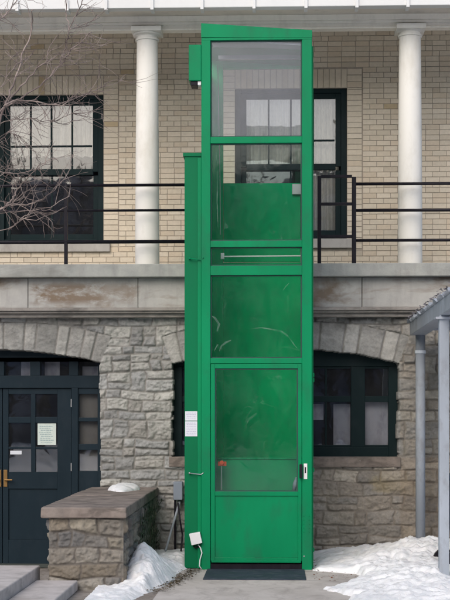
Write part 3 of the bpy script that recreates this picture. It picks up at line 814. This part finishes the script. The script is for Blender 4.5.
def scuff(pts, w, y=LY+.0335, par=lift):
    m_ = MB(); P0 = [(lx(a), lz(b)) for a, b in pts]; n_ = len(P0)
    vs = []
    for i, (x, z) in enumerate(P0):
        a = P0[max(0, i-1)]; b = P0[min(n_-1, i+1)]; dx, dz_ = b[0]-a[0], b[1]-a[1]; L_ = math.hypot(dx, dz_) or 1
        ww = w*math.sin(math.pi*(i+.35)/(n_+.2)); vs += [(x-dz_/L_*ww, y, z+dx/L_*ww), (x+dz_/L_*ww, y, z-dx/L_*ww)]
    m_.add(vs, [(2*i, 2*i+1, 2*i+3, 2*i+2) for i in range(n_-1)]); m_.build('scuff', SCF, par)
scuff([(250, 328.5), (262, 327.5), (273, 329.5), (282, 331.5), (288, 336), (293, 343), (297, 348)], .009)
scuff([(219, 351), (221, 346), (226, 342), (231, 340)], .010)
scuff([(210.8, 315), (215, 318), (219, 324), (217, 331)], .012)
scuff([(214, 351), (216, 347), (218, 344)], .006)
scuff([(283, 290), (286, 286), (289, 283)], .005)
scuff([(216, 150), (217.5, 170), (217, 200), (218, 228)], .006)
# inside: call post with red button, handle, rails
ib = MB().tube([(lx(221), LY+.12, .03), (lx(221), LY+.12, lz(466))], .006, 8); ib.build('grab_bar', STEEL, lift)
MB().box(lx(217.5), lx(226), LY+.10, LY+.13, lz(466.3), lz(462)).tube([(lx(221.5), LY+.10, lz(463)), (lx(221.5), LY+.075, lz(463))], .022, 12).build('emergency_stop', RED, lift, .003)
bx('platform_gate', GREEN_GATE, lift, x0+.05, x1-.05, LY+.30, LY+.33, .06, Z_(459, LY+.3), .004)
bx('platform_gate_rail', GREEN_GATE, lift, x0+.05, x1-.05, LY+.285, LY+.345, Z_(459, LY+.3), Z_(457.5, LY+.3), .002)
bx('platform_floor', RUBBER, lift, x0+.03, x1-.03, LY+.35, LB-.07, .03, .055, .002)
MB().tube([(lx(294), LY+.15, lz(492)), (lx(295.5), LY+.13, lz(484)), (lx(297), LY+.15, lz(478))], [.018, .024, .012], 8).build('door_pull', GREYBOX, lift, 0, True)
MB().tube([(lx(219), LY+.5, lz(251)), (lx(303), LY+.5, lz(250.5))], .008, 8).box(lx(219), lx(222.5), LY+.48, LY+.52, lz(253.5), lz(247.5)).build('light_bar', BOXW, lift)
MB().tube([(lx(219.5), LY+.2, lz(232)), (lx(219.3), LY+.2, lz(180)), (lx(217), LY+.2, lz(60))], .004, 6).build('cable', STEEL, lift)
# mast on the left
ms = bx('mast', GREEN_D, lift, lx(184.2), x0-.001, LY+.05, LB-.45, .02, lz(154.5, 190), .006)
bx('mast_cap', GREEN_D, ms, lx(182.7), x0-.001, LY+.035, LB-.43, lz(155.5, 190), lz(152, 190), .003)
bx('corner_bead', GREEN, ms, lx(197.5), x0-.001, LY+.028, LY+.0495, .02, lz(157), .004)
def latch(py):
    m_ = MB().tube([(lx(189.3), LY+.045, lz(py)), (lx(189.3), LY+.012, lz(py))], .009, 8).tube([(lx(189.3), LY+.018, lz(py)), (lx(201), LY+.008, lz(py+1.4)), (lx(203.5), LY-.006, lz(py-.5))], .0055, 8)
    m_.build('latch', GREEN if py < 300 else STEEL, ms, 0, True)
latch(473.3); latch(258)
for t_, b2 in ((411.3, 420.6), (421.4, 436.4)):
    l_ = MB().box(lx(184.9), lx(197), LY+.0455, LY+.0495, lz(b2), lz(t_)).build('notice', LABELW, ms)
    ik = MB(); py = t_+1.4
    while py < b2-1.6:
        a_ = 186+rr.uniform(0, .5)
        while a_ < 195.6:
            e_ = min(196, a_+rr.uniform(.6, 2)); ik.box(lx(a_), lx(e_), LY+.0440, LY+.0452, lz(py+.55), lz(py)); a_ = e_+.5
        py += 1.7
    ik.build('notice_text', INK, l_)
# small lamp housing on the upper left
lh = bx('lamp_housing', GREEN, lift, lx(188.7), x0-.001, LY+.0, LY+.22, lz(80), lz(44), .006)
bx('lamp_socket', BLACK, lh, lx(190.5), lx(197), LY+.02, LY+.19, lz(84.2), lz(80.2), .004)
bx('lamp_lens', BOXW, lh, lx(197.6), x0-.004, LY+.02, LY+.10, lz(84), lz(80.2), .003)
# small sensor lip on the right at the base of the header
# junction box on the mast, slightly tilted
jb = MB(); q = [(189.3, 534), (200, 532), (202.4, 542.8), (191.8, 545.3)]
jb.prism([(lx(a), lz(b)) for a, b in q][::-1], LY-.04, LY+.045)
jbo = jb.build('junction_box', BOXW, ms, .004)
MB().tube([(lx(198), LY+.01, lz(545)), (lx(200.5), LY, lz(548)), (lx(202), LY-.012, lz(553)), (lx(200), LY-.015, lz(560)), (lx(199.5), LY-.014, lz(566)), (lx(201.5), LY-.012, lz(569))], .006, 8).build('cable', BOXW, jbo, 0, True)
MB().tube([(lx(193), LY+.03, lz(546)), (lx(195), LY+.02, lz(548)), (lx(199), LY+.02, lz(547))], .008, 8).build('cable', BLACK, jbo, 0, True)

# mat in front
mt = MB().prism([(0, 0)]*0 or [(0, 0), (1, 0), (1, 1)], 0, 0) if False else MB()
xa, xb = X_(203.5, 13.35), X_(306, 13.35)
mt.box(xa, xb, 13.22, LY-.014, .0125, .022)
tagp(mt.build('door_mat', RUBBER, None, .003), 'dark grey rubber mat lying on the concrete at the foot of the green lift', 'mat')

# ================================================================== PIER
PY0 = 12.5
px0, px1 = X_(46.5, PY0), X_(125.2, PY0)
zcap1, zcap0 = Z_(507, PY0, 84), Z_(518, PY0, 84)
pier = thing('stone_pier', 'low rubble stone wall with flat brown coping slab beside the entry steps', 'stone wall', ((px0+px1)/2, PY0+1.7, 0))
PALP = [(.22, .20, .17), (.27, .25, .215), (.18, .17, .155), (.25, .225, .18), (.16, .155, .148), (.21, .18, .14)]
def stone_face(name, u0, u1, v0, v1, seed, mapf, ce=.008, hs=(.06, .17), ws=(.10, .38)):
    nu = int((u1-u0)/ce)+1; nv = int((v1-v0)/ce)+1
    U, V = np.meshgrid(np.linspace(u0, u1, nu), np.linspace(v0, v1, nv))
    lay = layout(u0, u1, v0, v1, random.Random(seed), hs, ws)
    sid, d = stones(U, V, lay, seed, .04)
    H = relief(U, V, sid, d, seed, .020, .046, .004, .014)
    C = tint(sid, d, seed, PALP, (.13, .115, .10), U, V)
    e = np.minimum(np.minimum(U-u0, u1-U), 1); H = H*sstep(e, 0, .03)
    return sheet(name, mapf(U, V, H), C, STONE_P, pier)
Lp = 15.88-PY0; cy0 = PY0+.03
stone_face('stonework', px0+.02, px1-.02, -.3, zcap0, 41, lambda U, V, H: np.stack([U, cy0-H, V], -1))
stone_face('stonework', cy0, 15.9, -.3, zcap0, 57, lambda U, V, H: np.stack([px1-.02+H, U, V], -1), .01)
stone_face('stonework', cy0, 15.9, -.3, zcap0, 63, lambda U, V, H: np.stack([px0+.02-H, U, V], -1), .012)
cp = MB(); cl, cr = X_(41.2, PY0), X_(126.8, PY0); ys = [PY0-.03, 13.35, 14.25, 15.1, 15.9]
for a, b in zip(ys[:-1], ys[1:]): cp.box(cl, cr, a+.002, b-.002, zcap0, zcap1+random.uniform(-.004, .004))
cpo = cp.build('coping', COPING, pier, .012)
rem = cpo.modifiers.new('sub', 'SUBSURF'); rem.subdivision_type = 'SIMPLE'; rem.levels = 4; rem.render_levels = 4
tx = bpy.data.textures.new('coping_chip', 'CLOUDS'); tx.noise_scale = .09; tx.noise_depth = 3
dm = cpo.modifiers.new('disp', 'DISPLACE'); dm.texture = tx; dm.strength = .009; dm.mid_level = .5; dm.texture_coords = 'LOCAL'

# steps in front of the pier
st = thing('stone_steps', 'pair of pale stone step slabs descending beside the stone pier at the lower left', 'steps', (-2.6, 12.2, 0))
sx1 = X_(38.3, 12.62); sx2 = X_(77.5, 12.45)
zu = Z_(565.5, 12.70, 20); zlw = Z_(580.3, 12.46, 55)
bx('step', STEP, st, -5.2, sx1, 9.0, 12.72, 0, zu, .012)
bx('step', STEP, st, sx1+.002, sx2, 9.0, 12.47, 0, zlw, .012)

# ================================================================== SNOW
def snow(name, label, x0, x1, y0, y1, fn, ce=.018, seed=1, zoff=0, amp=1.0):
    nx = int((x1-x0)/ce)+1; ny = int((y1-y0)/ce)+1
    X, Y = np.meshgrid(np.linspace(x0, x1, nx), np.linspace(y0, y1, ny))
    h = fn(X, Y)
    lump = (fbm(X*3.5, Y*3.5, seed, 3)-.5)*.12+(fbm(X*11, Y*11, seed+5, 3)-.5)*.09+(fbm(X*30, Y*30, seed+9, 2)-.5)*.035
    Z = h+lump*amp*np.clip(h*5+.15, .1, 1)
    e = np.minimum(np.minimum(X-x0, x1-X), np.minimum(Y-y0, y1-Y)); Z = np.where(e < ce*.5, -.02, Z)
    Z = np.maximum(Z, -.02)
    m = Z > -.012
    keep = m[:-1, :-1] | m[1:, :-1] | m[:-1, 1:] | m[1:, 1:]
    o = sheet(name, np.stack([X, Y, Z+zoff], -1), None, SNOW, None, keep)
    return tagp(o, label, 'snow', None, 'stuff')
def G(X, Y, cx, cy, sx, sy, h): return h*np.exp(-((X-cx)/sx)**2-((Y-cy)/sy)**2)
def edge_x(Y):   # left limit of the right-hand bank, by depth
    return np.interp(Y, [9, 11.9, 12.3, 12.6, 13.0, 13.4, 13.7, 14.1, 14.6, 15.9], [.62, .58, .50, .42, .70, .86, .72, .36, .33, .34])
def right_bank(X, Y):
    m = sstep(X-edge_x(Y)-(fbm(X*4, Y*4, 77, 4)-.5)*.35, 0, .12)
    base = .07+G(X, Y, 1.75, 14.9, .55, .7, .10)+G(X, Y, 1.5, 15.1, .3, .5, .07)+G(X, Y, 1.3, 12.7, .35, .6, .06)+G(X, Y, 2.4, 14.5, .7, 1.2, .10)+G(X, Y, 1.2, 14.2, .25, .4, .06)
    base = base*sstep(X, .3, 1.1)+.03
    return m*base-.02*(1-m)
snow('snow_bank', 'bank of old white snow heaped round the grey posts at the lower right', .2, 4.2, 10.5, 15.86, right_bank, .02, 5)
def left_bank(X, Y):
    lim = np.interp(Y, [10, 12.0, 12.6, 13.3, 13.7, 14.4, 15.2, 15.9], [-1.16, -1.12, -1.02, -.90, -.88, -.82, -.84, -.82])
    m = sstep(lim-X+(fbm(X*4, Y*4, 78, 3)-.5)*.14, 0, .16)
    base = .04+G(X, Y, -1.27, 13.55, .17, .55, .25)+G(X, Y, -1.2, 12.9, .16, .5, .12)+G(X, Y, -1.05, 14.6, .3, .6, .07)
    return m*base-.02*(1-m)
snow('snow_bank', 'small steep heap of white snow piled against the side of the stone pier', -1.6, -.6, 10.6, 15.86, left_bank, .014, 21)
def patch(X, Y):
    r = ((X-X_(123, 15.3))/.16)**2+((Y-15.35)/.48)**2+(fbm(X*7, Y*5, 9, 2)-.5)*.9
    return np.where(r < 1, .065*np.sqrt(np.clip(1-r, 0, 1)), -.02)
snow('snow_patch', 'thin strip of white snow lying on the coping of the stone pier', -1.98, -1.34, 14.6, 15.84, patch, .012, 33, zcap1, .3)

# leaf litter and dead moss at the path edge
def litter(name, label, n, reg, mat, sz, seed):
    m_ = MB(); r_ = random.Random(seed)
    for i in range(n):
        x, y = reg(r_); z = .016+r_.uniform(0, .012); a = r_.uniform(0, 6.28); s_ = sz*r_.uniform(.5, 1.3); t = r_.uniform(-.5, .5)
        dx, dy = math.cos(a)*s_, math.sin(a)*s_
        m_.add([(x-dx, y-dy, z), (x-dy*.5, y+dx*.5, z+t*s_*.6), (x+dx, y+dy, z+.003), (x+dy*.5, y-dx*.5, z+abs(t)*s_*.8)], [(0, 1, 2, 3)])
    return tagp(m_.build(name, mat), label, 'litter', None, 'stuff')
def reg_l(r_):
    t = r_.random(); y = 12.3+t*1.75; return (np.interp(y, [12.3, 13.0, 13.6, 14.1], [-1.02, -.93, -.86, -.80])+r_.gauss(0, .05), y)
litter('dead_moss', 'dark dead moss and crumbs along the broken left edge of the path', 650, reg_l, MOSS, .014, 4)
def reg_r(r_): return (r_.uniform(.35, 1.0), 14.15+abs(r_.gauss(0, .28)) if r_.random() < .6 else r_.uniform(13.1, 14.4))
litter('leaf_litter', 'scattered brown leaf crumbs beside the right foot of the green lift', 260, reg_r, paint('dead_leaf', (.16, .07, .04), .9, .3), .014, 6)

# ================================================================== WALL FITTINGS
ub = thing('utility_box', 'small grey utility box on the stone wall left of the green lift', 'utility box', (X_(177, 15.8), 15.8, Z_(500, 15.8)))
bx('box_body', GREYBOX, ub, X_(173.5, 15.74), X_(182.5, 15.74), 15.72, 15.87, Z_(500, 15.74), Z_(482, 15.74), .006)
bx('conduit', BLACK, ub, X_(174, 15.8), X_(176, 15.8), 15.80, 15.84, .02, Z_(500, 15.74), .002)
tagp(MB().tube([W(165.5, 551, 15.3), W(179.5, 502, 15.78)], .013, 8).build('metal_pole', GALV), 'thin grey pole leaning against the wall below the utility box', 'pole')
tagp(MB().tube([W(178, 503, 15.72), W(180, 520, 15.6), W(182.5, 535, 15.6), W(181, 551, 15.5)], .010, 8).build('black_cable', BLACK), 'black cable hanging from the utility box to the ground', 'cable')

# round downpipe
pxx = X_(420.4, 15.55)
dp = thing('downpipe', 'round grey downpipe with a pale collar standing in front of the stone wall', 'downpipe', (pxx, 15.55, 0))
MB().tube([(pxx, 15.55, -.02), (pxx, 15.55, Z_(335, 15.55, 420))], .053, 24).build('pipe', PIPE, dp, 0, True)
zc_ = Z_(352, 15.55, 420)
MB().lathe([(.054, zc_-.02), (.062, zc_-.016), (.062, zc_+.016), (.054, zc_+.02)], pxx, 15.55, 24).build('collar', paint('pale_collar', (.55, .60, .66), .4), dp)

# ================================================================== CANOPY
cxl = X_(409.7, 15.6)
can = thing('metal_canopy', 'grey galvanised canopy frame with ragged corrugated roof edge at the right', 'canopy', (cxl+.6, 13, 0))
zA = Z_(335.5, 15.6, 410); 
yB = 10.6
YE = cxl/X_(450, 1.0)      # depth at which the beam leaves the frame
zE = Z_(309, YE, 450)
sl_ = (zE-zA)/(15.6-YE)
zB = zA+sl_*(15.6-yB)
bw_ = .17; bh = .135
def beam(xa, xb, d0, d1, ya=15.6, yb=yB):
    return MB().add([(xa, ya, zA+d0), (xb, ya, zA+d0), (xb, yb, zB+d0), (xa, yb, zB+d0), (xa, ya, zA+d1), (xb, ya, zA+d1), (xb, yb, zB+d1), (xa, yb, zB+d1)],
        [(0,1,2,3),(4,7,6,5),(0,4,5,1),(1,5,6,2),(2,6,7,3),(3,7,4,0)])
beam(cxl, cxl+bw_, 0, bh).build('edge_beam', GALV, can, .006)
beam(cxl+1.5, cxl+1.5+bw_, 0, bh).build('edge_beam', GALV, can, .006)
zat = lambda y: zA+(15.6-y)/(15.6-yB)*(zB-zA)
for y in (15.35, 13.6, 11.6): bx('cross_beam', GALV, can, cxl+bw_, cxl+1.5, y-.03, y+.03, zat(y)+.04, zat(y)+.12, .004)
# post: square, into the snow
PYp = 12.75
xp = X_(443.8, PYp); hp = 4.9*PYp/1400
po = bx('post', PIPE, can, xp-hp, xp+hp, PYp-hp, PYp+hp, -.02, zat(PYp)-.0, .006)
bx('cap_plate', GALV, po, xp-hp-.035, xp+hp+.03, PYp-.07, PYp+.07, zat(PYp)-.035, zat(PYp)-.015, .003)
bx('post', PIPE, can, cxl+1.52, cxl+1.61, PYp-hp, PYp+hp, -.02, zat(PYp), .006)
# corrugated roof: waves along the depth, seen end-on along the left edge
n = 420; ys_ = np.linspace(15.62, yB, n); PP = np.zeros((14, n, 3))
for i in range(14):
    xq = cxl-.018+i*(1.75/13)
    PP[i, :, 0] = xq+(.012*np.sin(ys_*47)+.01*np.sin(ys_*17.3) if i == 0 else 0); PP[i, :, 1] = ys_
    PP[i, :, 2] = zA+(15.6-ys_)/(15.6-yB)*(zB-zA)+bh+.022+.018*np.sin(ys_*2*math.pi/.105)+.01*i/13
ro = sheet('corrugated_roof', PP, None, GALV, can)
so_ = ro.modifiers.new('th', 'SOLIDIFY'); so_.thickness = .004
# leaves and slush caught on the roof
m_ = MB(); r_ = random.Random(8)
for i in range(220):
    y = r_.uniform(yB, 15.62); x = cxl-.03+abs(r_.gauss(0, .06)); z = zat(y)+bh+.03+r_.uniform(0, .045); a = r_.uniform(0, 6.28); s_ = r_.uniform(.008, .024)
    m_.add([(x-s_, y, z), (x, y-s_, z+r_.uniform(-.01, .015)), (x+s_, y+.3*s_, z+r_.uniform(-.01, .01)), (x, y+s_, z+.01)], [(0, 1, 2, 3)])
tagp(m_.build('leaf_litter', paint('roof_litter', (.13, .12, .13), .9, .5, (.5, .5, .55), .6, .1, 30)), 'dark leaves and slush caught along the canopy roof edge', 'litter', None, 'stuff')

# bin at the far right
bY = 13.9; b0 = X_(449.0, bY)
bn = thing('wheeled_bin', 'navy blue wheeled bin at the right edge of the photo behind the grey post', 'bin', (b0+.3, bY+.2, 0))
zb1 = Z_(476, bY, 450)
bd = MB().add([(b0+.05, bY-.2, .06), (b0+.5, bY-.2, .06), (b0+.5, bY+.2, .06), (b0+.05, bY+.2, .06), (b0+.0, bY-.25, zb1-.03), (b0+.56, bY-.25, zb1-.03), (b0+.56, bY+.25, zb1-.03), (b0, bY+.25, zb1-.03)],
              [(0,3,2,1),(4,5,6,7),(0,1,5,4),(1,2,6,5),(2,3,7,6),(3,0,4,7)])
bd.build('bin_body', BINB, bn, .015)
MB().box(b0-.01, b0+.6, bY-.27, bY+.27, zb1-.03, zb1+.02).tube([(b0-.03, bY-.22, zb1-.01), (b0-.03, bY+.22, zb1-.01)], .028, 10).build('lid', BINB, bn, .01)
for y in (bY-.24, bY+.2):
    m_ = MB(); cx, cz = X_(437.5, bY), .25
    cx = b0-.02
    m_.tube([(cx, y, .12), (cx, y+.045, .12)], .115, 20).build('wheel', BLACK, bn, .006)

# ivy on the side of the pier
m_ = MB(); r_ = random.Random(12)
for i in range(480):
    y = r_.uniform(13.3, 15.8); t = (y-13.3)/2.5; z = r_.uniform(.25-.2*t, .62); x = px1+.0+abs(r_.gauss(0, .025))+.012
    if mnoise.noise(Vector((y*2.2, z*4, 3))) < -.05+(.25 if t < .25 else 0): continue
    a = r_.uniform(0, 6.28); s_ = r_.uniform(.012, .03); ny = r_.uniform(-.6, .6)
    c1, s1 = math.cos(a)*s_, math.sin(a)*s_
    m_.add([(x, y-c1, z-s1), (x+.4*s_*ny, y+s1*.8, z-c1*.8), (x+s_*.5, y+c1, z+s1), (x-.2*s_*ny, y-s1*.8, z+c1*.8)], [(0, 1, 2, 3)])
for k in range(9):
    y = 13.8+k*.2; pts_ = [(px1+.015, y+.05*math.sin(j*1.7+k), .02+j*.08) for j in range(8)]; m_.tube(pts_, .004, 5)
tagp(m_.build('ivy', IVY), 'dull green ivy clinging to the right side of the stone pier', 'ivy')

# ================================================================== TREE
tr_ = thing('bare_tree', 'leafless tree reaching grey brown twigs in from the left across the upper window', 'tree', (-4.7, 12.6, 0))
tw = MB(); lm = MB(); tg = random.Random(21)
def path(pts, Ys, r0, r1, mb, sub=6):
    P0 = [Vector(W(a, b, y)) for (a, b), y in zip(pts, Ys)]
    out = []
    for i in range(len(P0)-1):
        pm = P0[max(0, i-1)]; pa = P0[i]; pb = P0[i+1]; pn_ = P0[min(len(P0)-1, i+2)]
        for k in range(sub):
            t = k/sub; out.append(.5*((2*pa)+(-pm+pb)*t+(2*pm-5*pa+4*pb-pn_)*t*t+(-pm+3*pa-3*pb+pn_)*t**3))
    out.append(P0[-1]); n = len(out)
    out = [p+Vector((tg.gauss(0, .006), tg.gauss(0, .01), tg.gauss(0, .006))) for p in out]
    mb.tube(out, [r0+(r1-r0)*i/(n-1) for i in range(n)], 6)
    return out
def twig(p, d, L, r, depth):
    n = max(4, int(L/.05)); pts_ = [p.copy()]; cur = d.normalized(); curl = Vector((tg.gauss(0, .26), tg.gauss(0, .1), tg.gauss(.03, .26)))
    for i in range(n):
        cur = (cur+curl*.5+Vector((tg.gauss(0, .16), tg.gauss(0, .12), tg.gauss(0, .16)))).normalized()
        pts_.append(pts_[-1]+cur*(L/n))
    tw.tube(pts_, [r*(1-.65*i/n) for i in range(n+1)], 4, False)
    if depth > 0:
        for k in range(tg.randint(1, 3)):
            i = tg.randint(1, n-1); dd = (pts_[i+1]-pts_[i]).normalized()
            side = Vector((tg.gauss(0, 1), tg.gauss(0, .4), tg.gauss(0, 1))).normalized()
            twig(pts_[i], dd*.8+side*.8, L*tg.uniform(.4, .75), r*.65, depth-1)
limbs = [
 ([(-60, 250), (-20, 170), (4, 108), (16, 76), (30, 35), (33, 10)], 13.6, .022, .006, 9, 1),
 ([(3, 108), (17, 90), (41, 66), (48, 60)], 13.6, .014, .006, 4, 1),
 ([(4, 106), (40, 86), (62, 62), (74, 48), (92, 32)], 13.5, .012, .005, 9, 1),
 ([(-30, 140), (4, 108), (25, 100), (58, 105), (84, 95), (104, 86)], 13.7, .013, .004, 12, 1),
 ([(60, 62), (66, 45), (69, 30), (66, 12), (66, -5)], 13.5, .008, .005, 2, 1),
 ([(69, 30), (76, 15), (86, -4)], 13.5, .008, .005, 2, 1),
 ([(69, 30), (88, 24), (108, 8)], 13.5, .006, .003, 2, 0),
 ([(-50, 240), (-10, 215), (10, 202), (17, 190), (35, 170), (52, 158)], 13.8, .016, .004, 13, 1),
 ([(5, 205), (30, 204), (52, 192), (64, 180)], 13.8, .008, .003, 9, 1),
 ([(-15, 215), (15, 212), (45, 208), (70, 196)], 13.7, .007, .003, 8, 1),
 ([(-20, 235), (10, 228), (25, 216), (42, 212)], 13.7, .008, .003, 9, 1),
 ([(-30, 165), (0, 172), (25, 172), (52, 163)], 13.9, .008, .003, 9, 1),
 ([(-20, 130), (5, 122), (30, 118), (50, 122), (80, 110)], 13.9, .007, .003, 12, 1),
 ([(-40, 60), (-10, 28), (8, 12), (20, -5)], 13.6, .010, .005, 9, 1),
 ([(-20, 150), (0, 140), (10, 132), (18, 138)], 13.6, .008, .003, 9, 1),
 ([(-30, 100), (-5, 92), (12, 70), (22, 62)], 13.4, .008, .003, 7, 1),
]
for pts_, Y, r0, r1, nt_, dp_ in limbs:
    o = path(pts_, [Y+.12*math.sin(i*1.9+r0*900) for i in range(len(pts_))], r0*.72, r1*.8, lm)
    for k in range(int(nt_*(2.0 if pts_[0][1] < 180 else 1.1))):
        i = tg.randint(len(o)//5, len(o)-2); d0 = (o[i+1]-o[i]).normalized()
        side = Vector((tg.gauss(.25, .8), tg.gauss(0, .4), tg.gauss(0, 1))).normalized()
        twig(o[i], d0*.9+side*.8, tg.uniform(.16, .5), tg.uniform(.0026, .0044), dp_)
tp = [Vector((-4.7, 12.6, -.02)), Vector((-4.66, 12.65, 1.0)), Vector((-4.5, 12.8, 2.1)), Vector((-4.25, 13.0, 2.7))]
tk = MB().tube(tp, [.16, .12, .095, .07], 14)
for (a, b), Y in (((-60, 250), 13.6), ((-50, 240), 13.8), ((-30, 140), 13.7), ((-40, 60), 13.6), ((-30, 165), 13.9), ((-20, 235), 13.7), ((-30, 100), 13.4), ((-20, 130), 13.9), ((-20, 150), 13.6), ((-15, 215), 13.7)):
    e = Vector(W(a, b, Y)); s_ = tp[3]
    tk.tube([s_, s_.lerp(e, .5)+Vector((0, 0, .08)), e], [.05, .03, .018], 8)
tk.build('trunk', BARK, tr_, 0, True); lm.build('branches', BARK, tr_, 0, True); tw.build('twigs', BARK, tr_)

# bare wood across the lawn behind the camera, seen only mirrored in the panes
wm = MB(); wr = random.Random(31)
for i in range(60):
    x = -26+i*.9+wr.uniform(-.4, .4); y = -14-wr.uniform(0, 14); h_ = wr.uniform(8, 14)
    wm.tube([(x, y, 0), (x+wr.uniform(-.3, .3), y, h_*.5), (x+wr.uniform(-.8, .8), y, h_)], [.22, .14, .03], 6)
    for k in range(26):
        z = wr.uniform(.15, .95)*h_; a = wr.uniform(0, 6.28); L_ = wr.uniform(1, 3)*(1.1-z/h_)
        wm.tube([(x, y, z), (x+math.cos(a)*L_*.6, y+math.sin(a)*L_*.6, z+L_*.5), (x+math.cos(a)*L_, y+math.sin(a)*L_, z+L_*1.1)], [.06, .035, .01], 4, False)
tagp(wm.build('far_woods', paint('far_bark', (.07, .06, .055), .9)), kind='stuff', label='bare wood across the lawn mirrored in the dark window panes', cat='woods')

hl = MB(); nh = 60; vs = []  # added hill, never in view: keeps sky out of the pane reflections, mottles them
for i in range(nh+1):
    x = -90+180*i/nh; hh = 15+3.5*mnoise.noise(Vector((x*.06, 1, 0)))+1.2*mnoise.noise(Vector((x*.4, 2, 0)))
    vs += [(x, -34, -.5), (x, -40, hh*.8), (x, -48, hh)]
hl.add(vs, [(3*i+k, 3*i+k+1, 3*i+k+4, 3*i+k+3) for i in range(nh) for k in range(2)])
tagp(hl.build('reflection_backdrop_hill', paint('backdrop_mottle', (.10, .095, .11), .95, .6, (.55, .55, .62), .9, .3, .10), None, 0, True), kind='structure')
